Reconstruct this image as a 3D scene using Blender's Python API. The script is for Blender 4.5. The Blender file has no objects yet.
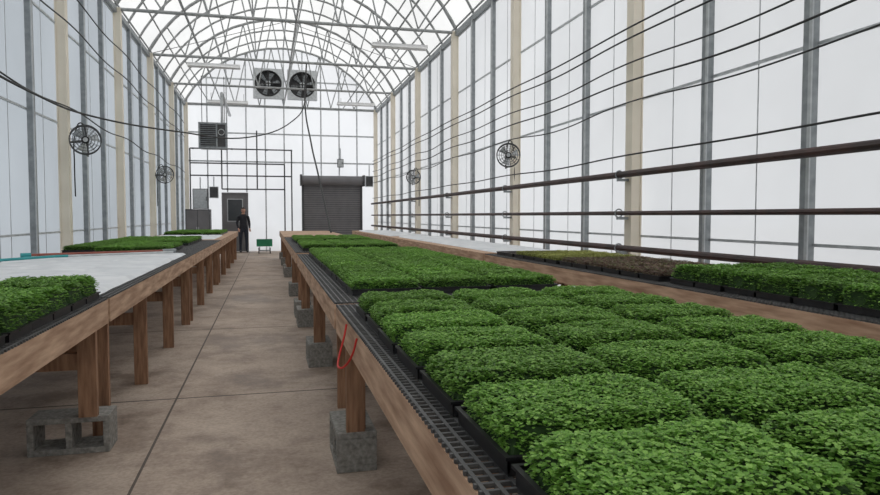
import bpy, math, random
from mathutils import Vector, Matrix, noise
random.seed(7)
sc = bpy.context.scene
try:
    sc.view_settings.view_transform = 'Standard'
except Exception: pass

# ---------------------------------------------------------------- materials
def newmat(name):
    m = bpy.data.materials.new(name); m.use_nodes = True
    nt = m.node_tree; nt.nodes.clear()
    out = nt.nodes.new('ShaderNodeOutputMaterial')
    return m, nt, out
def N(nt, t, **kw):
    n = nt.nodes.new(t)
    for k, v in kw.items(): setattr(n, k, v)
    return n
def noisy(name, c1, c2, scale=8, rough=.7, stretch=(1,1,1), metal=0, bump=.0, detail=6, lo=.3, hi=.7, island=False):
    m, nt, out = newmat(name)
    p = N(nt, 'ShaderNodeBsdfPrincipled')
    tc = N(nt, 'ShaderNodeTexCoord'); mp = N(nt, 'ShaderNodeMapping'); mp.inputs['Scale'].default_value = stretch
    nz = N(nt, 'ShaderNodeTexNoise'); nz.inputs['Scale'].default_value = scale; nz.inputs['Detail'].default_value = detail
    rp = N(nt, 'ShaderNodeValToRGB')
    rp.color_ramp.elements[0].position = lo; rp.color_ramp.elements[0].color = (*c1, 1)
    rp.color_ramp.elements[1].position = hi; rp.color_ramp.elements[1].color = (*c2, 1)
    L = nt.links.new
    L(tc.outputs['Object'], mp.inputs[0]); L(mp.outputs[0], nz.inputs['Vector']); L(nz.outputs['Fac'], rp.inputs[0])
    L(rp.outputs[0], p.inputs['Base Color'])
    p.inputs['Roughness'].default_value = rough; p.inputs['Metallic'].default_value = metal
    if bump:
        b = N(nt, 'ShaderNodeBump'); b.inputs['Strength'].default_value = bump; b.inputs['Distance'].default_value = .01
        L(nz.outputs['Fac'], b.inputs['Height']); L(b.outputs[0], p.inputs['Normal'])
    L(p.outputs[0], out.inputs[0])
    return m

def leafmat(name, ca, cb, cc):
    m, nt, out = newmat(name); L = nt.links.new
    g = N(nt, 'ShaderNodeNewGeometry'); rp = N(nt, 'ShaderNodeValToRGB')
    e = rp.color_ramp.elements
    e[0].position = 0; e[0].color = (*ca, 1); e[1].position = 1; e[1].color = (*cc, 1)
    x = e.new(.5); x.color = (*cb, 1)
    L(g.outputs['Random Per Island'], rp.inputs[0])
    oi = N(nt, 'ShaderNodeObjectInfo'); hs = N(nt, 'ShaderNodeHueSaturation')
    mr = N(nt, 'ShaderNodeMapRange'); mr.inputs['To Min'].default_value = .82; mr.inputs['To Max'].default_value = 1.15
    L(oi.outputs['Random'], mr.inputs['Value']); L(mr.outputs[0], hs.inputs['Value']); L(rp.outputs[0], hs.inputs['Color'])
    p = N(nt, 'ShaderNodeBsdfPrincipled'); p.inputs['Roughness'].default_value = .5
    p.inputs['Specular IOR Level'].default_value = .4
    t = N(nt, 'ShaderNodeBsdfTranslucent'); mx = N(nt, 'ShaderNodeMixShader'); mx.inputs[0].default_value = .3
    L(hs.outputs[0], p.inputs['Base Color']); L(hs.outputs[0], t.inputs['Color'])
    L(p.outputs[0], mx.inputs[1]); L(t.outputs[0], mx.inputs[2]); L(mx.outputs[0], out.inputs[0])
    return m

def panelmat(name, transp, col, tint):
    m, nt, out = newmat(name); L = nt.links.new
    tr = N(nt, 'ShaderNodeBsdfTransparent'); tr.inputs[0].default_value = (*tint, 1)
    tl = N(nt, 'ShaderNodeBsdfTranslucent'); df = N(nt, 'ShaderNodeBsdfDiffuse')
    tc = N(nt, 'ShaderNodeTexCoord'); nz = N(nt, 'ShaderNodeTexNoise'); nz.inputs['Scale'].default_value = .35
    nz.inputs['Detail'].default_value = 4
    rp = N(nt, 'ShaderNodeValToRGB')
    rp.color_ramp.elements[0].position = .35; rp.color_ramp.elements[0].color = (*[c*.84 for c in col], 1)
    rp.color_ramp.elements[1].position = .65; rp.color_ramp.elements[1].color = (*col, 1)
    L(tc.outputs['Object'], nz.inputs['Vector']); L(nz.outputs['Fac'], rp.inputs[0])
    L(rp.outputs[0], tl.inputs[0]); L(rp.outputs[0], df.inputs[0])
    m1 = N(nt, 'ShaderNodeMixShader'); m1.inputs[0].default_value = .15
    L(tl.outputs[0], m1.inputs[1]); L(df.outputs[0], m1.inputs[2])
    m2 = N(nt, 'ShaderNodeMixShader'); m2.inputs[0].default_value = transp
    L(m1.outputs[0], m2.inputs[1]); L(tr.outputs[0], m2.inputs[2]); L(m2.outputs[0], out.inputs[0])
    return m

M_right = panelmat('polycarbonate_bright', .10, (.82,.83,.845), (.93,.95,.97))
M_left = panelmat('polycarbonate_shaded', .10, (.50,.54,.58), (.70,.75,.80))  # same sheeting tinted darker: dimmer daylight on the left is painted into its colour
M_far = panelmat('polycarbonate_end', .2, (.90,.91,.93), (.94,.95,.97))
M_roof = panelmat('polyethylene_roof', .42, (.93,.93,.92), (.93,.93,.92))
M_galv = noisy('galvanised_steel', (.22,.24,.25), (.34,.36,.37), 12, .5, metal=.3)
M_galvl = noisy('galvanised_light', (.42,.44,.45), (.58,.60,.61), 12, .5, metal=.2)
M_truss = noisy('truss_steel', (.24,.25,.25), (.38,.39,.39), 10, .5, metal=.3)
M_cream = noisy('cream_paint', (.76,.69,.57), (.84,.77,.65), 3, .6)
M_pipe = noisy('rusty_pipe', (.022,.013,.012), (.065,.03,.025), 6, .55)
M_blackp = noisy('black_plastic', (.008,.008,.009), (.02,.02,.022), 20, .4)
M_mesh = noisy('dusty_mesh', (.05,.05,.05), (.10,.10,.098), 20, .6)
M_black = noisy('black_rubber', (.012,.012,.012), (.03,.03,.03), 20, .6)
M_wood = noisy('weathered_lumber', (.31,.18,.11), (.64,.44,.30), 5, .8, (6,.7,6), bump=.3)
M_woodx = noisy('lumber_x', (.31,.18,.11), (.64,.44,.30), 5, .8, (.7,6,6), bump=.3)
M_leg = noisy('lumber_leg', (.18,.09,.05), (.42,.24,.14), 6, .8, (7,7,.8), bump=.3)
M_block = noisy('cinder_block', (.17,.165,.15), (.37,.36,.33), 40, .95, bump=.8)
M_soil = noisy('soil', (.012,.008,.005), (.03,.02,.013), 60, .95)
M_soild = noisy('seedling_mix', (.05,.035,.025), (.10,.075,.055), 60, .95, bump=.5)
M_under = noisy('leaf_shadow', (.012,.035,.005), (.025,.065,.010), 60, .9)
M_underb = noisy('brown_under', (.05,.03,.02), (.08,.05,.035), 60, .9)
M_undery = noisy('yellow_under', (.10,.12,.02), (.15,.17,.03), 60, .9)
M_leaf = leafmat('leaf_green', (.105,.245,.032), (.185,.375,.058), (.31,.53,.115))
M_leaf2 = leafmat('leaf_deep_green', (.085,.21,.028), (.155,.325,.048), (.25,.45,.09))
M_leafb = leafmat('leaf_bronze', (.14,.075,.06), (.25,.16,.13), (.2,.25,.09))
M_leafy = leafmat('leaf_yellow', (.25,.27,.06), (.38,.40,.10), (.5,.52,.18))
M_grey = noisy('grey_door_paint', (.15,.145,.15), (.19,.185,.19), 3, .6)
M_greyd = noisy('dark_grey_metal', (.045,.045,.047), (.075,.075,.077), 6, .5)
M_white = noisy('white_enamel', (.7,.7,.7), (.8,.8,.8), 3, .4)
M_green = noisy('green_plastic', (.01,.16,.07), (.02,.22,.1), 5, .5)
M_red = noisy('red_twine', (.5,.02,.015), (.6,.04,.02), 5, .6)
M_teal = noisy('teal_plastic', (.02,.25,.27), (.03,.32,.33), 5, .4)
M_redwood = noisy('red_handle', (.25,.06,.04), (.32,.09,.06), 5, .5)
M_jacket = noisy('dark_jacket', (.012,.013,.018), (.025,.026,.032), 20, .9)
M_jeans = noisy('dark_jeans', (.015,.018,.03), (.03,.035,.05), 20, .9)
M_skin = noisy('skin', (.45,.24,.17), (.5,.28,.2), 9, .6)
M_hair = noisy('hair', (.02,.012,.008), (.04,.025,.015), 40, .7)
M_ground = noisy('gravel_outside', (.72,.72,.72), (.8,.8,.8), 2, .9)
M_glass = noisy('dark_window', (.02,.025,.03), (.05,.055,.06), 2, .15)
M_cover = noisy('white_fleece', (.64,.66,.68), (.80,.81,.82), 3.5, .8)

def floormat():
    m, nt, out = newmat('stained_concrete'); L = nt.links.new
    tc = N(nt, 'ShaderNodeTexCoord')
    def nz(scale,detail,rough=.6):
        n=N(nt,'ShaderNodeTexNoise'); n.inputs['Scale'].default_value=scale; n.inputs['Detail'].default_value=detail; n.inputs['Roughness'].default_value=rough
        L(tc.outputs['Object'], n.inputs['Vector']); return n
    def ramp(n,p0,c0,p1,c1):
        r=N(nt,'ShaderNodeValToRGB'); e=r.color_ramp.elements; e[0].position=p0; e[0].color=(*c0,1); e[1].position=p1; e[1].color=(*c1,1)
        L(n.outputs['Fac'],r.inputs[0]); return r
    def mul(a,b,f):
        x=N(nt,'ShaderNodeMixRGB',blend_type='MULTIPLY'); x.inputs[0].default_value=f; L(a,x.inputs[1]); L(b,x.inputs[2]); return x.outputs[0]
    n1=nz(1.6,9,.7); n2=nz(45,5); n3=nz(.8,7,.72); n4=nz(9,6,.7)
    r1=ramp(n1,.33,(.32,.245,.195),.68,(.58,.48,.40)); x=r1.color_ramp.elements.new(.5); x.color=(.46,.37,.305,1)
    r2=ramp(n2,.32,(.76,.74,.72),.6,(1.05,1.04,1.02))
    r3=ramp(n3,.38,(.50,.44,.39),.49,(1,1,1))
    r4=ramp(n4,.36,(.68,.64,.60),.5,(1,1,1))
    col=mul(mul(mul(r1.outputs[0],r2.outputs[0],.8),r3.outputs[0],.6),r4.outputs[0],.4)
    sx = N(nt, 'ShaderNodeSeparateXYZ'); L(tc.outputs['Object'], sx.inputs[0])
    def cmp(src, val, eps):
        c = N(nt, 'ShaderNodeMath', operation='COMPARE'); L(src, c.inputs[0]); c.inputs[1].default_value = val; c.inputs[2].default_value = eps; return c.outputs[0]
    a = cmp(sx.outputs[0], -.63, .007)
    md = N(nt, 'ShaderNodeMath', operation='MODULO'); ad = N(nt, 'ShaderNodeMath', operation='ADD'); ad.inputs[1].default_value = 9.0 - .65
    L(sx.outputs[1], ad.inputs[0]); L(ad.outputs[0], md.inputs[0]); md.inputs[1].default_value = 2.95
    b = cmp(md.outputs[0], 1.47, .011)
    mxm = N(nt, 'ShaderNodeMath', operation='MAXIMUM'); L(a, mxm.inputs[0]); L(b, mxm.inputs[1])
    dk = N(nt, 'ShaderNodeMixRGB'); dk.inputs[2].default_value = (.05,.04,.035,1)
    sc_ = N(nt, 'ShaderNodeMath', operation='MULTIPLY'); sc_.inputs[1].default_value = .85
    L(mxm.outputs[0], sc_.inputs[0]); L(sc_.outputs[0], dk.inputs[0]); L(col, dk.inputs[1])
    p = N(nt, 'ShaderNodeBsdfPrincipled')
    rr=N(nt,'ShaderNodeMapRange'); rr.inputs['From Min'].default_value=.38; rr.inputs['From Max'].default_value=.5; rr.inputs['To Min'].default_value=.5; rr.inputs['To Max'].default_value=.8
    L(n3.outputs['Fac'],rr.inputs['Value']); L(rr.outputs[0],p.inputs['Roughness'])
    bp = N(nt, 'ShaderNodeBump'); bp.inputs['Strength'].default_value = .2; bp.inputs['Distance'].default_value = .003
    L(n2.outputs['Fac'], bp.inputs['Height']); L(bp.outputs[0], p.inputs['Normal'])
    L(dk.outputs[0], p.inputs['Base Color']); L(p.outputs[0], out.inputs[0])
    return m
M_floor = floormat()

# ---------------------------------------------------------------- mesh builder
class B:
    def __init__(s): s.v=[]; s.f=[]; s.m=[]; s.mats=[]
    def mi(s, m):
        if m not in s.mats: s.mats.append(m)
        return s.mats.index(m)
    def box(s, x0,x1,y0,y1,z0,z1,m, mat=None):
        k=len(s.v); P=[(x0,y0,z0),(x1,y0,z0),(x1,y1,z0),(x0,y1,z0),(x0,y0,z1),(x1,y0,z1),(x1,y1,z1),(x0,y1,z1)]
        if mat is not None: P=[tuple(mat@Vector(p)) for p in P]
        s.v+=P; i=s.mi(m)
        for q in [(0,3,2,1),(4,5,6,7),(0,1,5,4),(1,2,6,5),(2,3,7,6),(3,0,4,7)]:
            s.f.append(tuple(k+a for a in q)); s.m.append(i)
    def tube(s, pts, r, m, n=6, r2=None, closed=False):
        pts=[Vector(p) for p in pts]; i=s.mi(m); k=len(s.v); c=len(pts)
        for j,p in enumerate(pts):
            if closed: d=(pts[(j+1)%c]-pts[j-1])
            else: d=(pts[min(j+1,c-1)]-pts[max(j-1,0)])
            d.normalize()
            up=Vector((0,0,1)) if abs(d.z)<.95 else Vector((1,0,0))
            a=d.cross(up).normalized(); b=d.cross(a)
            rr=r if r2 is None else r+(r2-r)*j/(c-1)
            for t in range(n):
                an=2*math.pi*t/n; s.v.append(tuple(p+(a*math.cos(an)+b*math.sin(an))*rr))
        for j in range(c if closed else c-1):
            j2=(j+1)%c
            for t in range(n):
                s.f.append((k+j*n+t,k+j*n+(t+1)%n,k+j2*n+(t+1)%n,k+j2*n+t)); s.m.append(i)
        if not closed:
            s.f.append(tuple(k+t for t in range(n))[::-1]); s.m.append(i)
            s.f.append(tuple(k+(c-1)*n+t for t in range(n))); s.m.append(i)
    def ring(s, c, axis, R, r, m, seg=28, n=6):
        q=Vector(axis).to_track_quat('Z','Y'); c=Vector(c)
        s.tube([c+q@Vector((R*math.cos(2*math.pi*t/seg),R*math.sin(2*math.pi*t/seg),0)) for t in range(seg)], r, m, n, closed=True)
    def face(s, pts, m):
        k=len(s.v); s.v+=[tuple(p) for p in pts]; s.f.append(tuple(range(k,k+len(pts)))); s.m.append(s.mi(m))
    def mesh(s, name, smooth=False):
        me=bpy.data.meshes.new(name); me.from_pydata(s.v,[],s.f)
        for m in s.mats: me.materials.append(m)
        me.polygons.foreach_set('material_index', s.m)
        if smooth: me.polygons.foreach_set('use_smooth',[True]*len(s.f))
        me.update(); return me
    def make(s, name, parent=None, loc=(0,0,0), smooth=False, rot=None):
        o=bpy.data.objects.new(name, s.mesh(name,smooth)); sc.collection.objects.link(o); o.location=loc
        if rot: o.rotation_euler=rot
        if parent: o.parent=parent
        return o
def empty(name, loc=(0,0,0)):
    o=bpy.data.objects.new(name,None); sc.collection.objects.link(o); o.location=loc; return o
def cable(name, pts, r, m, parent=None):
    cu=bpy.data.curves.new(name,'CURVE'); cu.dimensions='3D'; cu.bevel_depth=r; cu.bevel_resolution=2; cu.resolution_u=8
    sp=cu.splines.new('BEZIER'); sp.bezier_points.add(len(pts)-1)
    for b,p in zip(sp.bezier_points,pts): b.co=p; b.handle_left_type=b.handle_right_type='AUTO'
    cu.materials.append(m); o=bpy.data.objects.new(name,cu); sc.collection.objects.link(o)
    if parent: o.parent=parent
    return o

# ---------------------------------------------------------------- building
XL,XR=-2.8,4.0; Y0,Y1=-4.32,24.96; E=5.2; RISE=2.1; XC=(XL+XR)/2; HW=(XR-XL)/2
RR=(HW*HW+RISE*RISE)/(2*RISE)
def archz(x): return E-(RR-RISE)+math.sqrt(max(0,RR*RR-(x-XC)**2))
AX=[XC-HW*math.cos(math.pi*i/20) for i in range(21)]
BAYS=[Y0+3.66*i for i in range(9)]
BAYS[-1]=Y1
b=B(); b.box(XL-.3,XR+.3,Y0-.3,Y1+.3,-.12,0,M_floor); b.make('floor')
b=B(); b.box(-60,60,-40,90,-.3,-.14,M_ground); b.make('ground_outside')
b=B(); b.face([(XR,Y0,0),(XR,Y1,0),(XR,Y1,E),(XR,Y0,E)],M_right); b.make('wall_right')
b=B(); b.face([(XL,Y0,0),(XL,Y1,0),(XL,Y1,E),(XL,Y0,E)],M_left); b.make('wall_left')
for nm,y in (('wall_end',Y1),('wall_entrance',Y0)):
    b=B(); b.face([(XL,y,0),(XR,y,0)]+[(x,y,archz(x)) for x in reversed(AX)],M_far); b.make(nm)
b=B()
for i in range(20):
    x0,x1=AX[i],AX[i+1]
    b.face([(x0,Y0,archz(x0)),(x1,Y0,archz(x1)),(x1,Y1,archz(x1)),(x0,Y1,archz(x0))],M_roof)
b.make('ceiling',smooth=True)

# wall framing
for side,X,s in (('right',XR,-1),('left',XL,1)):
    a=lambda p,q:(min(p,q),max(p,q))
    for y in BAYS:
        b=B(); w=.07; yc=min(max(y,Y0+w),Y1-w)
        x0,x1=a(X+s*.02,X+s*.15)
        f0,f1=a(X+s*.02,X+s*.035); b.box(f0,f1,yc-w,yc+w,0,E,M_cream)
        f0,f1=a(X+s*.135,X+s*.15); b.box(f0,f1,yc-w,yc+w,0,E,M_cream)
        b.box(x0+.014,x1-.014,yc-w*.8,yc+w*.8,0,E,M_cream)
        b.box(x0,x1+.01,yc-.1,yc+.1,0,.012,M_cream)
        b.make('wall_post')
    b=B()
    for i in range(len(BAYS)-1):
        for k in (1,2):
            y=BAYS[i]+1.22*k; x0,x1=a(X+s*.02,X+s*.09)
            b.box(x0,x1,y-.04,y+.04,0,E,M_galv)
            b.box(x0-.01 if s<0 else x1-.002,x0+.002 if s<0 else x1+.01,y-.055,y-.025,0,E,M_galvl)
        for k in (.5,1.5,2.5):
            y=BAYS[i]+1.22*k; x0,x1=a(X+s*.003,X+s*.008); b.box(x0,x1,y-.005,y+.005,0,E,M_galvl)
    b.make('wall_studs_'+side)
    b=B()
    for z,hh in ((.06,.06),(1.05,.012),(2.55,.012),(3.9,.012),(E-.06,.06)):
        x0,x1=a(X+s*.004,X+s*.03); b.box(x0,x1,Y0,Y1,z-hh,z+hh,M_galvl)
    b.make('trim_girts_'+side)

# roof trusses and arches
for y in BAYS:
    b=B(); yy=min(max(y,Y0+.06),Y1-.06)
    b.tube([(x,yy,archz(x)-.05) for x in AX],.038,M_truss,8)
    b.tube([(XL+.05,yy,E-.02),(XR-.05,yy,E-.02)],.034,M_truss,8)
    n=8; bx=[XL+.05+(XR-XL-.1)*i/n for i in range(n+1)]
    for i in range(n):
        xm=(bx[i]+bx[i+1])/2
        b.tube([(bx[i],yy,E),(xm,yy,archz(xm)-.05)],.018,M_truss,5)
        b.tube([(xm,yy,archz(xm)-.05),(bx[i+1],yy,E)],.018,M_truss,5)
    b.make('roof_truss')
b=B()
for i in range(len(BAYS)-1):
    for k in (1,2):
        y=BAYS[i]+1.22*k; b.tube([(x,y,archz(x)-.04) for x in AX],.026,M_truss,6)
b.make('roof_arches')
b=B()
for k in range(11):
    x=XC-HW*math.cos(math.pi*(k+.5)/11)*.985; b.tube([(x,Y0,archz(x)-.09),(x,Y1,archz(x)-.09)],.02,M_truss,6)
for x in (XL+1.3,XC,XR-1.3): b.tube([(x,Y0,E-.02),(x,Y1,E-.02)],.02,M_truss,6)
for x in (XL+.05,XR-.05): b.box(x-.04,x+.04,Y0,Y1,E-.10,E,M_galv)
for i in (4,6):
    b.tube([(XL+.1,BAYS[i],E),(XC,BAYS[i+1],archz(XC)-.1)],.008,M_black,5)
    b.tube([(XR-.1,BAYS[i],E),(XC,BAYS[i+1],archz(XC)-.1)],.008,M_black,5)
b.make('roof_purlins')
# end wall framing
b=B()
xs=[XL+.12+(XR-XL-.24)*i/10 for i in range(11)]
for i,x in enumerate(xs):
    z0=2.72 if 1.2<x<3.3 else 0
    if -1.62<x<-.62: z0=2.12
    b.box(x-.022,x+.022,Y1-.06,Y1-.01,z0,archz(x)-.06,M_galvl)
for z in (3.2,4.2,E-.05,6.1):
    h=XR if z<=E else XC+math.sqrt(RR*RR-(z-E+RR-RISE)**2)
    l=XL if z<=E else 2*XC-h
    b.box(l+.02,h-.02,Y1-.05,Y1-.005,z-.025,z+.025,M_galvl)
b.make('trim_end_frame')

# ---------------------------------------------------------------- heating pipes
b=B()
for z,r in ((1.72,.036),(1.30,.024),(.92,.034)):
    b.tube([(3.74,y,z) for y in [Y0+.1+i*(Y1-Y0-.3)/12 for i in range(13)]],r,M_pipe,10)
for y in BAYS[1:-1]:
    for z in (1.72,1.30,.92):
        b.box(3.72,3.848,y-.02,y+.02,z-.07,z-.04,M_galv)
        b.ring((3.74,y,z),(0,1,0),.045,.008,M_galv,12,5)
b.make('heating_pipe_rack')
e=empty('wall_cables',(3.8,10,3))
def wallcable(z,x,sag,r,ph=0):
    pts=[]
    for i in range(len(BAYS)-1):
        pts.append((x,BAYS[i],z)); pts.append((x,BAYS[i]+1.83,z-sag*(1+.5*math.sin(i*2.3+ph))))
    pts.append((x,Y1-.1,z))
    c=cable('cable',[(p[0]-3.8,p[1]-10,p[2]-3) for p in pts],r,M_black,e)
for z,x,sg,r,ph in ((3.30,3.80,.02,.010,0),(3.18,3.79,.03,.010,1),(2.92,3.80,.05,.009,2),(2.72,3.78,.04,.010,3),(2.50,3.80,.06,.008,1.5),(1.93,3.79,.02,.009,.5)):
    wallcable(z,x,sg,r,ph)
e=empty('wall_conduits',(-2.6,10,3))
for z in (4.35,3.9,2.75):
    cable('cable',[(0.0,y-10,z-3-(.06 if k%2 else 0)) for k,y in enumerate([Y0+.2+i*1.83 for i in range(16)])],.010,M_black,e)

cable('extension_cord',[(-2.6,6.0,2.72),(-2.56,8.5,2.66),(-2.45,10.8,2.72),(-1.6,13,2.80),(-.4,15,2.95),(.6,16.6,3.55),(.95,17.5,4.2),(1.0,17.66,5.15)],.014,M_black)
cable('hanging_hose',[(1.0,17.6,5.15),(.93,17.2,4.2),(.98,15.6,2.9),(1.03,14.4,2.2),(1.08,13,1.4),(1.1,12.2,.98)],.018,M_black)

# ---------------------------------------------------------------- benches
def bench(name, xa, xb, ya, yb, legs, blocks=True, H=.81, ap=.13, step=.030, top='lattice'):
    b=B()
    t=.035
    b.box(xa,xa+t,ya,yb,H-ap,H,M_wood); b.box(xb-t,xb,ya,yb,H-ap,H,M_wood)
    b.box(xa+t,xb-t,ya,ya+t,H-ap,H,M_woodx); b.box(xa+t,xb-t,yb-t,yb,H-ap,H,M_woodx)
    n=max(1,int((yb-ya)/.8))
    for i in range(1,n):
        y=ya+(yb-ya)*i/n; b.box(xa+t,xb-t,y-.018,y+.018,H-.09,H-.001,M_woodx)
    if top=='lattice':
        k=int((xb-xa-.02)/step)
        for i in range(k+1):
            x=xa+.01+(xb-xa-.02)*i/k; b.box(x-.004,x+.004,ya,yb,H,H+.010,M_mesh)
        k=int((yb-ya-.02)/(step))
        for i in range(k+1):
            y=ya+.01+(yb-ya-.02)*i/k; b.box(xa,xb,y-.004,y+.004,H+.001,H+.009,M_mesh)
    else:
        b.box(xa,xb,ya,yb,H,H+.012,M_woodx)
    for y in legs:
        for x,s in ((xa+.035,1),(xb-.035,-1)):
            z0=.2 if blocks is True or (blocks=='first' and y==legs[-1]) else 0.0
            x0,x1=(x,x+.09) if s>0 else (x-.09,x)
            b.box(x0,x1,y-.045,y-.005,z0,H-.01,M_leg)
            b.box(x0+.01*s,x1+.01*s,y+.002,y+.042,z0,H-.03,M_leg)
        b.box(xa+.125,xb-.125,y-.02,y+.02,.45,.54,M_leg)
    return b.make(name)
def block(x,y,rot=0):
    b=B()
    b.box(-.2,.2,-.1,.1,0,.032,M_block); b.box(-.2,.2,-.1,.1,.168,.2,M_block)
    for c in (-.184,0,.184): b.box(c-.016,c+.016,-.1,.1,.032,.168,M_block)
    o=b.make('cinder_block',loc=(x,y,0),rot=(0,0,rot))
    md=o.modifiers.new('bev','BEVEL'); md.width=.004; md.segments=2
    return o

CX0,CX1=.33,1.76
bench('plant_bench',CX0,CX1,-1.0,3.42,[-.8,1.25,3.32])
bench('plant_bench',CX0,CX1,3.50,8.1,[3.75,5.75,7.9])
bench('plant_bench',CX0,CX1,8.5,14.6,[8.7,11.0,14.4])
bench('plant_bench',CX0,CX1,15.0,20.6,[15.2,17.8,20.3],top='board')
for y in (-.8,1.25,3.47,5.85,7.95,8.7,11.0,14.4,15.2,17.8,20.3):
    for x in (CX0+.085,CX1-.085): block(x,y,math.pi/2)
block(-1.04,3.99,0); block(-2.3,3.99,0)
bench('plant_bench',-2.45,-.86,-.5,4.02,[-.3,1.8,3.92],blocks='first')
bench('plant_bench',-2.45,-.86,4.07,8.4,[4.2,5.45,6.9,8.3],blocks=False)
bench('plant_bench',-2.45,-.86,8.45,13.2,[8.6,10.1,11.6,13.0],blocks=False)
bench('plant_bench',-2.45,-.86,13.25,20.6,[13.4,15.2,17.0,18.8,20.4],blocks=False,top='board')
bench('plant_bench',2.50,3.55,.4,7.6,[.6,2.6,5.0,7.4],blocks=False)
bench('plant_bench',2.50,3.55,7.65,14.0,[7.8,10,12,13.8],blocks=False,top='board')
bench('plant_bench',2.50,3.55,14.05,20.6,[14.2,16.4,18.4,20.4],blocks=False,top='board')

# ---------------------------------------------------------------- microgreen trays
def tray_mesh(name, seed, W=.395, D=.262, H=.095, nleaf=1500, lr=.009, leaf=M_leaf, under=M_under, E_=.045, tw=None, td=None, th=.035):
    rnd=random.Random(seed); b=B()
    tw=tw or W; td=td or D
    hw,hd=tw/2-.006,td/2-.006; t=.004
    b.box(-hw,hw,-hd,hd,0,.005,M_blackp)
    b.box(-hw,hw,-hd,-hd+t,.005,th,M_blackp); b.box(-hw,hw,hd-t,hd,.005,th,M_blackp)
    b.box(-hw,-hw+t,-hd,hd,.005,th,M_blackp); b.box(hw-t,hw,-hd,hd,.005,th,M_blackp)
    r=.006
    b.box(-hw-r,hw+r,-hd-r,-hd,th-.006,th,M_blackp); b.box(-hw-r,hw+r,hd,hd+r,th-.006,th,M_blackp)
    b.box(-hw-r,-hw,-hd,hd,th-.006,th,M_blackp); b.box(hw,hw+r,-hd,hd,th-.006,th,M_blackp)
    b.box(-hw+t,hw-t,-hd+t,hd-t,.005,th-.008,M_soild if nleaf==0 else M_soil)
    if nleaf==0: return b.mesh(name)
    EX=EY=E_
    def edge(x,y):
        ex=max(0,(abs(x)-(W/2-EX))/EX); ey=max(0,(abs(y)-(D/2-EY))/EY)
        return math.sqrt(ex*ex+ey*ey)
    def prof(x,y):
        e=min(1.0,edge(x,y))
        h=th+(H-th)*math.sqrt(max(0,1-e*e*.97))
        h+=.010*noise.noise(Vector((x*7+seed*7,y*7,seed)))+.005*noise.noise(Vector((x*22+seed*7,y*22,seed)))
        return h
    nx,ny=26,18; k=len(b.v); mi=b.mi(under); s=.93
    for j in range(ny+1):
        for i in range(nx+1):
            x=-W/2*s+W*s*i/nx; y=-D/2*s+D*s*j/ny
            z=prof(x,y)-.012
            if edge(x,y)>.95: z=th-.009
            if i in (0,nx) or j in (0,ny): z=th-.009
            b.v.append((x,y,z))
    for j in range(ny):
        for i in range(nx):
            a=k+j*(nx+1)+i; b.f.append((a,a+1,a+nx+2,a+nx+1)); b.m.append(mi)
    li=b.mi(leaf)
    def leafat(x,y,z,az,tilt,rr):
        ca,sa=math.cos(az),math.sin(az); ct,st=math.cos(tilt),math.sin(tilt)
        wd=rr*.78
        P=[(0,0,0),(rr*.5,-wd*.9,.2*rr),(rr*1.25,-wd*.9,.12*rr),(rr*1.65,0,-.12*rr),(rr*1.25,wd*.9,.12*rr),(rr*.5,wd*.9,.2*rr)]
        kk=len(b.v)
        for (px,py,pz) in P:
            qx=px*ct-pz*st; qz=px*st+pz*ct
            b.v.append((x+qx*ca-py*sa,y+qx*sa+py*ca,z+qz))
        b.f.append((kk,kk+1,kk+2,kk+3)); b.f.append((kk,kk+3,kk+4,kk+5)); b.m+= [li,li]
    for q in range(nleaf//2):
        x=rnd.uniform(-W/2+.004,W/2-.004); y=rnd.uniform(-D/2+.004,D/2-.004)
        e=edge(x,y)
        if e>1: continue
        z=prof(x,y)+rnd.uniform(-.010,.005); az=rnd.uniform(0,6.283); rr=lr*rnd.uniform(.7,1.25)
        for d in (0,math.pi): leafat(x,y,z,az+d+rnd.uniform(-.4,.4),rnd.uniform(-.3,.6),rr*rnd.uniform(.85,1.1))
    per=int(nleaf*.18)
    for q in range(per):
        s_=rnd.random()*(W+D)*2
        if s_<W: x,y,az=s_-W/2,-D/2+.010,-math.pi/2
        elif s_<2*W: x,y,az=s_-W-W/2,D/2-.010,math.pi/2
        elif s_<2*W+D: x,y,az=-W/2+.010,s_-2*W-D/2,math.pi
        else: x,y,az=W/2-.010,s_-2*W-D-D/2,0
        if abs(x)>W/2-.03 and abs(y)>D/2-.03: continue
        z=rnd.uniform(th-.006,th+(H-th)*.5); k_=.012*(z-th)/.03
        leafat(x-(.005+k_)*math.cos(az),y-(.005+k_)*math.sin(az),z,az+rnd.uniform(-1,1),rnd.uniform(-.7,.3),lr*rnd.uniform(.7,1.05)*.9)
    return b.mesh(name)
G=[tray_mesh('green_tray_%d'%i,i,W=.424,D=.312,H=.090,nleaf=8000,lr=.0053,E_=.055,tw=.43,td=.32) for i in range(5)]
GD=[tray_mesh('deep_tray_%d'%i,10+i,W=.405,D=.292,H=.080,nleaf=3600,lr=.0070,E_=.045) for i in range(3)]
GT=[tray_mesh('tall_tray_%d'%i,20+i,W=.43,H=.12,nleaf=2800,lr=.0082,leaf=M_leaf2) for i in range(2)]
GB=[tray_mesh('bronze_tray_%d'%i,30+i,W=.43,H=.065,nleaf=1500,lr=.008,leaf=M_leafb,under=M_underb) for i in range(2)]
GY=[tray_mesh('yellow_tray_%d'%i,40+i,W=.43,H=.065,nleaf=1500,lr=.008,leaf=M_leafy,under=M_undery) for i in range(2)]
GS=[tray_mesh('soil_tray',50,W=.43,nleaf=0)]
ZT=.8225
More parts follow.
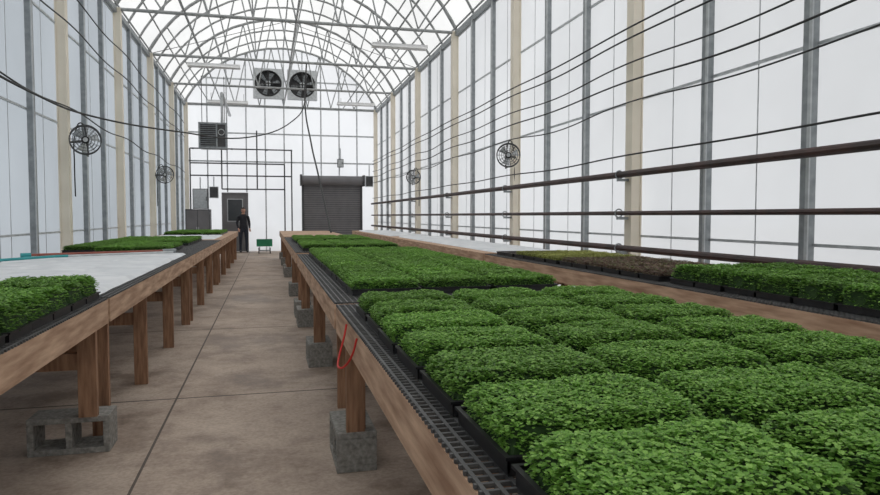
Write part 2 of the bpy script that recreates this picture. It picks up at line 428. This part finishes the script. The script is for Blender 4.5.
def place(name, meshes, x0, cols, px, y0, rows, py, group=None, skip=(), jit=.003):
    par=None
    if group: par=empty(group,(x0,y0,ZT))
    for r in range(rows):
        for c in range(cols):
            if (r,c) in skip: continue
            o=bpy.data.objects.new(name,random.choice(meshes)); sc.collection.objects.link(o)
            x=x0+px*(c+.5)+random.uniform(-jit,jit); y=y0+py*(r+.5)+random.uniform(-jit,jit)
            o.rotation_euler[2]=random.choice((0,math.pi))+random.uniform(-.012,.012)
            if par: o.parent=par; o.location=(x-x0,y-y0,0)
            else: o.location=(x,y,ZT)
place('microgreen_tray',G,.375,3,.452,.0,9,.35,jit=.006)
place('tray',GD,.44,3,.425,3.74,13,.315,group='microgreen_tray_batch')
place('tray',GD,.42,3,.425,8.7,14,.312,group='microgreen_tray_batch',skip=[(r,c) for r in (6,7) for c in (0,1,2)])
place('microgreen_tray',GT,-2.23,3,.45,2.1,7,.272)
place('tray',GD,-2.42,3,.42,8.6,14,.312,group='microgreen_tray_batch',skip=[(5,2),(6,2),(0,0)])
place('tray',GD,-2.3,3,.42,16.2,9,.312,group='microgreen_tray_batch')
place('microgreen_tray',GT,2.58,2,.45,1.5,9,.272)
place('bronze_microgreen_tray',GB,2.58,2,.45,4.05,6,.275)
place('yellow_microgreen_tray',GY,2.58,2,.45,5.75,4,.275)
place('seeded_soil_tray',GS,2.58,2,.45,6.9,2,.275)

def cover(name,x0,x1,y0,y1,z,seed):
    b=B(); nx=int((x1-x0)/.03); ny=int((y1-y0)/.03); mi=b.mi(M_cover)
    for j in range(ny+1):
        for i in range(nx+1):
            x=x0+(x1-x0)*i/nx; y=y0+(y1-y0)*j/ny
            h=.014*noise.noise(Vector((x*2.3,y*1.7,seed)))+.006*noise.noise(Vector((x*9,y*7,seed)))+.022
            dx=abs(((x-x0)/.5)%1-.5); dy=abs(((y-y0)/.3)%1-.5)
            h-=.014*max(0,(dx-.44)/.06)+.014*max(0,(dy-.42)/.08)
            ed=1 if i in(0,nx) or j in(0,ny) else 0
            b.v.append((x+.01*noise.noise(Vector((y*3,0,seed))),y,z+(0 if ed else max(.004,h))))
    for j in range(ny):
        for i in range(nx):
            a=j*(nx+1)+i; b.f.append((a,a+1,a+nx+2,a+nx+1)); b.m.append(mi)
    b.make(name,smooth=True)
cover('white_row_cover',-2.42,-.93,4.15,8.3,ZT+.001,1)
cover('white_row_cover',-2.3,-1.0,13.5,16.0,ZT+.001,5)
cover('white_row_cover',2.68,3.5,7.7,14.0,ZT+.001,2)
cover('white_row_cover',2.62,3.5,14.6,20.0,ZT+.001,3)

b=B(); b.tube([(-2.3,7.5,.88),(-1.15,8.05,.88)],.013,M_redwood,8); b.tube([(-2.38,7.46,.88),(-2.3,7.5,.88)],.022,M_teal,8)
b.tube([(-1.15,8.05,.88),(-1.02,8.12,.88)],.02,M_galv,8); b.make('watering_wand')
b=B(); b.tube([(-2.35,6.6,.88),(-2.0,7.2,.88),(-1.9,7.25,.88)],.013,M_teal,8); b.tube([(-1.9,7.25,.88),(-1.0,7.75,.88)],.011,M_galvl,8)
b.make('spray_lance')
cable('red_twine',[(.325,2.55,.80),(.31,2.56,.74),(.29,2.6,.69),(.27,2.7,.66),(.285,2.82,.68),(.315,2.88,.76),(.325,2.9,.80)],.0045,M_red)

# ---------------------------------------------------------------- fans
def circ_fan(loc, side, yaw, R=.2):
    e=empty('circulation_fan',loc); e.rotation_euler=(0,0,yaw)
    b=B()
    for y in (-.07,.07):
        b.ring((0,y,0),(0,1,0),R,.009,M_greyd,32,6)
        for rr in (.4,.6,.8): b.ring((0,y*1.1,0),(0,1,0),R*rr,.003,M_greyd,28,4)
        for t in range(14):
            a=6.2832*t/14; b.tube([(.05*math.cos(a),y*1.2,.05*math.sin(a)),(R*math.cos(a),y,R*math.sin(a))],.0025,M_greyd,4)
    for t in range(12):
        a=6.2832*t/12; b.tube([(R*math.cos(a),-.07,R*math.sin(a)),(R*math.cos(a),.07,R*math.sin(a))],.004,M_greyd,4)
    b.make('guard',e)
    b=B(); b.tube([(0,-.03,0),(0,.13,0)],.05,M_black,14); b.tube([(0,-.05,0),(0,-.03,0)],.03,M_galvl,12)
    for t in range(3):
        a=6.2832*t/3+.3
        p=[]
        for rr,da,yy in ((.05,-.25,-.02),(R*.9,-.42,-.035),(R*.92,.35,.03),(.05,.35,.02)):
            p.append((rr*math.cos(a+da),yy,rr*math.sin(a+da)))
        b.face(p,M_galvl)
    b.make('blades_motor',e)
    b=B(); s=side
    Mi=Matrix.Rotation(-yaw,3,'Z')
    def W(p): return Mi@Vector(p)
    b.tube([W((0,.12,0)),W((s*.12,.22,0)),W((s*.26,.34,.0))],.016,M_greyd,8)
    b.tube([W((0,.05,-R)),W((0,.12,-R-.02)),W((0,.12,0))],.012,M_greyd,8)
    b.make('bracket',e)
    c=cable('power_cord',[W((0,.12,0)),W((s*.1,.2,.25)),W((s*.2,.3,.1)),W((s*.22,.32,-.3)),W((s*.22,.33,-.75))],.009,M_black,e)
circ_fan((-2.36,9.95,2.29),-1,.25,.19)
circ_fan((-2.38,17.25,2.26),-1,.2)
circ_fan((3.66,9.95,2.22),1,-.35,.18)
circ_fan((3.68,17.1,2.28),1,-.3,.18)

for x in (.07,1.25):
    e=empty('exhaust_fan',(x,Y1-.3,5.95)); b=B(); h=.52
    b.box(-h,h,.0,.24,-h,-h+.06,M_galvl); b.box(-h,h,.0,.24,h-.06,h,M_galvl)
    b.box(-h,-h+.06,.0,.24,-h+.06,h-.06,M_galvl); b.box(h-.06,h,.0,.24,-h+.06,h-.06,M_galvl)
    mi=b.mi(M_galvl)
    seg=32; k=len(b.v)
    for t in range(seg):
        a=6.2832*t/seg; c,s=math.cos(a),math.sin(a); q=h/max(abs(c),abs(s))
        b.v.append((.43*c,-.005,.43*s)); b.v.append((q*c,-.005,q*s))
    for t in range(seg):
        a=k+2*t; d=k+2*((t+1)%seg); b.f.append((a,a+1,d+1,d)); b.m.append(mi)
    b.box(-h+.06,h-.06,.2,.22,-h+.06,h-.06,M_greyd)
    b.ring((0,-.01,0),(0,1,0),.44,.022,M_black,36,8)
    b.make('housing',e)
    b=B()
    for t in range(6):
        a=6.2832*t/6+.2
        b.face([(.08*math.cos(a-.3),.06,.08*math.sin(a-.3)),(.4*math.cos(a-.22),.03,.4*math.sin(a-.22)),(.4*math.cos(a+.22),.10,.4*math.sin(a+.22)),(.08*math.cos(a+.3),.1,.08*math.sin(a+.3))],M_galv)
    b.tube([(0,-.02,0),(0,.18,0)],.09,M_galvl,14)
    b.box(-.43,.43,-.03,-.01,-.02,.02,M_black); b.box(-.02,.02,-.03,-.01,-.43,.43,M_black)
    for rr in (.15,.25,.35): b.ring((0,-.02,0),(0,1,0),rr,.006,M_black,28,4)
    b.make('blades',e)

# unit heater
e=empty('unit_heater',(-1.45,19.9,3.5)); b=B()
b.box(-.36,.36,-.2,.35,-.34,.34,M_greyd); b.box(-.38,.38,-.23,-.2,-.36,-.31,M_galv); b.box(-.38,.38,-.23,-.2,.31,.36,M_galv)
b.box(-.38,-.33,-.23,-.2,-.31,.31,M_galv); b.box(.33,.38,-.23,-.2,-.31,.31,M_galv); b.box(.08,.12,-.235,-.2,-.31,.31,M_galv)
for i in range(11):
    z=-.28+i*.056; b.box(-.33,.08,-.03,.0,-.003,.003,M_galv,Matrix.Translation((0,-.205,z))@Matrix.Rotation(.6,4,'X'))
b.ring((.225,-.21,.1),(0,1,0),.08,.012,M_galvl,18,6)
b.make('cabinet',e)
b=B(); b.tube([(-.3,0,.34),(-.3,0,1.67)],.01,M_black,6); b.tube([(.3,0,.34),(.3,0,1.67)],.01,M_black,6)
b.tube([(.2,.3,.2),(.2,.6,.3),(.2,.6,1.3),(.2,4.9,1.3)],.05,M_galvl,10); b.make('hanger_flue',e)

def strip(x,y,z=E-.16,L=1.25):
    b=B(); b.box(-L/2,L/2,-.07,.07,0,.05,M_white)
    b.face([(-L/2,-.07,.0),(L/2,-.07,.0),(L/2,-.12,-.04),(-L/2,-.12,-.04)],M_white); b.face([(-L/2,.07,.0),(-L/2,.12,-.04),(L/2,.12,-.04),(L/2,.07,.0)],M_white)
    for d in (-.04,.04): b.tube([(-L/2+.02,d,-.02),(L/2-.02,d,-.02)],.016,M_white,8)
    for d in (-.5,.5): b.tube([(d,0,.05),(d,0,E-.02-z)],.006,M_black,5)
    b.make('strip_light',loc=(x,y,z))
strip(2.90,14.9,5.05); strip(2.9,22.6,5.0); strip(-1.25,17.64,4.98); strip(-1.2,22.6,4.9)

# ---------------------------------------------------------------- end wall equipment
e=empty('roll_up_door',(2.3,Y1-.12,0)); b=B()
nsl=30
for i in range(nsl):
    z=.02+i*2.40/nsl
    b.box(-1.02,1.02,-.012,.012,z,z+2.40/nsl-.018,M_grey); b.box(-1.02,1.02,-.002,.012,z+2.40/nsl-.018,z+2.40/nsl,M_greyd)
b.make('slats',e)
b=B(); b.box(-1.1,-1.02,-.05,.05,0,2.5,M_greyd); b.box(1.02,1.1,-.05,.05,0,2.5,M_greyd)
b.tube([(-1.12,-.14,2.56),(1.12,-.14,2.56)],.17,M_grey,18); b.box(-1.16,-1.10,-.34,.06,2.36,2.76,M_greyd); b.box(1.10,1.16,-.34,.06,2.36,2.76,M_greyd)
b.make('hood_tracks',e)
e=empty('door_1',(-1.12,Y1-.08,0)); b=B()
b.box(-.45,-.38,-.03,.05,0,2.1,M_grey); b.box(.38,.45,-.03,.05,0,2.1,M_grey); b.box(-.38,.38,-.03,.05,2.04,2.1,M_grey)
b.box(-.38,.38,-.01,.03,.01,2.04,M_grey); b.make('frame',e)
b=B(); b.box(-.24,.24,-.02,-.008,1.1,1.85,M_glass); b.box(-.27,.27,-.015,-.009,1.07,1.88,M_galvl); b.tube([(.3,-.01,1.0),(.3,-.07,1.0),(.22,-.07,1.0)],.012,M_galvl,8); b.make('window_handle',e)
b=B()
for z,xa,xb in ((3.63,-2.6,.85),(3.12,-2.6,.6),(2.69,-2.6,.85),(2.22,-1.55,.6)):
    b.tube([(xa,Y1-.12,z),(xb,Y1-.12,z)],.024,M_greyd,8)
for x,za,zb in ((-2.6,0,3.63),(.85,.0,3.63),(.6,0,3.12),(-.35,2.22,4.3),(-1.55,2.22,3.63)):
    b.tube([(x,Y1-.12,za),(x,Y1-.12,zb)],.024,M_greyd,8)
for x in (-2.5,-1.2,.0,.85): b.box(x-.03,x+.03,Y1-.12,Y1-.04,3.6,3.66,M_galv)
b.make('water_pipes')
def panelbox(name,x,y,z,w,h,d,m,cd=.4):
    b=B(); b.box(-w/2,w/2,-d/2,d/2,0,h,m); b.box(-w/2+.02,w/2-.02,-d/2-.012,-d/2,.02,h-.02,M_galvl if m is M_greyd else M_greyd)
    b.box(w/2-.06,w/2-.04,-d/2-.03,-d/2-.012,h*.4,h*.6,M_black); b.tube([(0,0,h),(0,0,h+cd)],.02,M_galvl,8)
    b.make(name,loc=(x,y,z))
panelbox('electrical_panel',-2.27,Y1-.17,1.52,.5,.7,.16,M_greyd)
panelbox('electrical_panel',-1.82,Y1-.14,1.9,.3,.4,.12,M_galvl,.35)
panelbox('control_box',3.66,Y1-.14,2.35,.28,.4,.12,M_galvl)
panelbox('control_box',2.6,Y1-.14,3.05,.22,.3,.12,M_greyd)
b=B(); b.box(-2.68,-1.9,23.9,24.6,.05,1.5,M_greyd); b.box(-2.66,-2.3,23.88,23.9,.1,1.46,M_grey); b.box(-2.28,-1.92,23.88,23.9,.1,1.46,M_grey)
for x in (-2.64,-1.98):
    for y in (23.95,24.5): b.box(x,x+.05,y,y+.05,0,.05,M_black)
b.box(-2.33,-2.31,23.86,23.88,.7,.9,M_galvl); b.box(-2.27,-2.25,23.86,23.88,.7,.9,M_galvl); b.make('storage_cabinet')
# small green cart
e=empty('garden_cart',(-.12,23.6,0)); e.scale=(.62,.62,.8); b=B()
b.box(-.4,.4,-.3,.3,.30,.33,M_green); b.box(-.42,.42,-.32,-.29,.30,.6,M_green); b.box(-.42,.42,.29,.32,.30,.6,M_green)
b.box(-.42,-.39,-.29,.29,.30,.6,M_green); b.box(.39,.42,-.29,.29,.30,.6,M_green)
for x in (-.3,.3):
    for y in (-.27,.27): b.tube([(x-.025,y,.12),(x+.025,y,.12)],.12,M_black,16)
b.tube([(-.3,-.27,.12),(.3,-.27,.12)],.012,M_galv,6); b.tube([(-.3,.27,.12),(.3,.27,.12)],.012,M_galv,6)
for x in (-.25,.25):
    for y in (-.27,.27): b.tube([(x,y,.12),(x,y,.31)],.014,M_galv,6)
b.make('body',e)

# ---------------------------------------------------------------- person
def person(loc, yaw):
    J=[]; R=[]; Ed=[]
    def j(p,r,par=None):
        J.append(p); R.append(r if isinstance(r,tuple) else (r,r))
        if par is not None: Ed.append((par,len(J)-1))
        return len(J)-1
    pel=j((0,0,.96),(.145,.11)); sp=j((0,0,1.1),(.13,.10),pel); ch=j((0,.0,1.28),(.155,.11),sp); nb=j((0,.01,1.42),(.10,.075),ch); nk=j((0,0,1.50),.055,nb); j((0,-.01,1.56),.055,nk)
    for s in (-1,1):
        sh=j((s*.175,0,1.39),.062,nb); el=j((s*.235,.03,1.12),.047,sh); wr=j((s*.21,-.14,.93),.03,el); pm=j((s*.205,-.20,.885),(.036,.02),wr)
        for k,(dx,ln) in enumerate(((-.027,.075),(-.009,.085),(.009,.08),(.027,.062))):
            a=j((s*.205+dx,-.235,.862),.009,pm); c=j((s*.205+dx,-.235-ln*.5,.84),.009,a); j((s*.205+dx,-.235-ln*.65,.84-ln*.4),.007,c)
        a=j((s*.17,-.185,.895),.011,pm); j((s*.155,-.225,.88),.009,a)
        hp=j((s*.095,0,.88),.095,pel); kn=j((s*.11,-.02,.5),.066,hp); an=j((s*.115,.01,.10),.046,kn); j((s*.12,.03,.045),.042,an); j((s*.125,-.15,.035),.036,len(J)-2)
    me=bpy.data.meshes.new('p'); me.from_pydata(J,Ed,[]); o=bpy.data.objects.new('p',me); sc.collection.objects.link(o)
    md=o.modifiers.new('s','SKIN'); md.use_smooth_shade=True
    for i,sv in enumerate(me.skin_vertices[0].data): sv.radius=R[i]; sv.use_root=(i==0)
    o.modifiers.new('sub','SUBSURF').levels=1
    dg=bpy.context.evaluated_depsgraph_get(); dg.update()
    nm=bpy.data.meshes.new_from_object(o.evaluated_get(dg)); bpy.data.objects.remove(o)
    for m in (M_jacket,M_jeans,M_skin,M_black): nm.materials.append(m)
    for p in nm.polygons:
        c=p.center; p.use_smooth=True
        if c.z>1.475 or (abs(c.x)>.13 and c.y<-.155 and .75<c.z<.95): p.material_index=2
        elif c.z<.11: p.material_index=3
        elif c.z<.93 and abs(c.x)<.2 and c.y>-.13: p.material_index=1
        else: p.material_index=0
    e=empty('person',loc); e.rotation_euler=(0,0,yaw); e.scale=(.90,.90,.90)
    bo=bpy.data.objects.new('body',nm); sc.collection.objects.link(bo); bo.parent=e
    b=B(); seg,rg=20,14; i1=b.mi(M_skin); i2=b.mi(M_hair)
    for q in range(rg+1):
        th=math.pi*q/rg
        for t in range(seg):
            ph=6.2832*t/seg; x=math.sin(th)*math.cos(ph); y=math.sin(th)*math.sin(ph); z=math.cos(th)
            w=.076*(1-.18*max(0,-z)); X=x*w; Y=y*.095; Z=z*.12
            if y<0 and abs(x)<.28 and -.35<z<.05: Y-=.018*(1-abs(x)/.28)*(1-abs(z+.2)/.25 if abs(z+.2)<.25 else 0)
            if y<-.6 and .0<z<.22 and .2<abs(x)<.6: Y+=.008
            hair=(z>.35 or (y>-.1 and z>-.35))
            if hair: X*=1.07;Y*=1.07;Z*=1.05
            b.v.append((X,Y,Z))
    for q in range(rg):
        for t in range(seg):
            f=(q*seg+t,q*seg+(t+1)%seg,(q+1)*seg+(t+1)%seg,(q+1)*seg+t)
            c=sum((Vector(b.v[a]) for a in f),Vector())/4
            b.f.append(f[::-1]); b.m.append(i2 if (c.z>.045 or (c.y>-.01 and c.z>-.045)) else i1)
    for s in (-1,1):
        b.tube([(s*.03,-.088,.008),(s*.03,-.094,.008)],.010,M_white,8); b.tube([(s*.03,-.092,.008),(s*.03,-.097,.008)],.005,M_black,8)
        b.ring((s*.078,0,-.01),(1,0,0),.018,.007,M_skin,10,5)
    b.tube([(-.022,-.089,-.062),(0,-.094,-.064),(.022,-.089,-.062)],.004,M_redwood,6)
    b.make('head',e,loc=(0,-.015,1.625),smooth=True)
person((-.82,24.1,0),.2)

# ---------------------------------------------------------------- world, camera
w=bpy.data.worlds.new('overcast_sky'); sc.world=w; w.use_nodes=True; nt=w.node_tree
bg=nt.nodes['Background']; tc=nt.nodes.new('ShaderNodeTexCoord'); sp=nt.nodes.new('ShaderNodeSeparateXYZ'); rp=nt.nodes.new('ShaderNodeValToRGB')
rp.color_ramp.elements[0].position=0; rp.color_ramp.elements[0].color=(.84,.86,.88,1); rp.color_ramp.elements[1].position=.6; rp.color_ramp.elements[1].color=(1,1,.995,1)
nt.links.new(tc.outputs['Generated'],sp.inputs[0]); nt.links.new(sp.outputs[2],rp.inputs[0]); nt.links.new(rp.outputs[0],bg.inputs[0]); bg.inputs[1].default_value=1.25

cam=bpy.data.cameras.new('camera'); co=bpy.data.objects.new('camera',cam); sc.collection.objects.link(co); sc.camera=co
F=670; cam.sensor_width=36; cam.lens=F/880*36; cam.clip_start=.02; cam.clip_end=300
co.location=(0,0,1.27); co.rotation_euler=(math.radians(90)-math.atan(31.5/F),0,-math.atan(172/F))
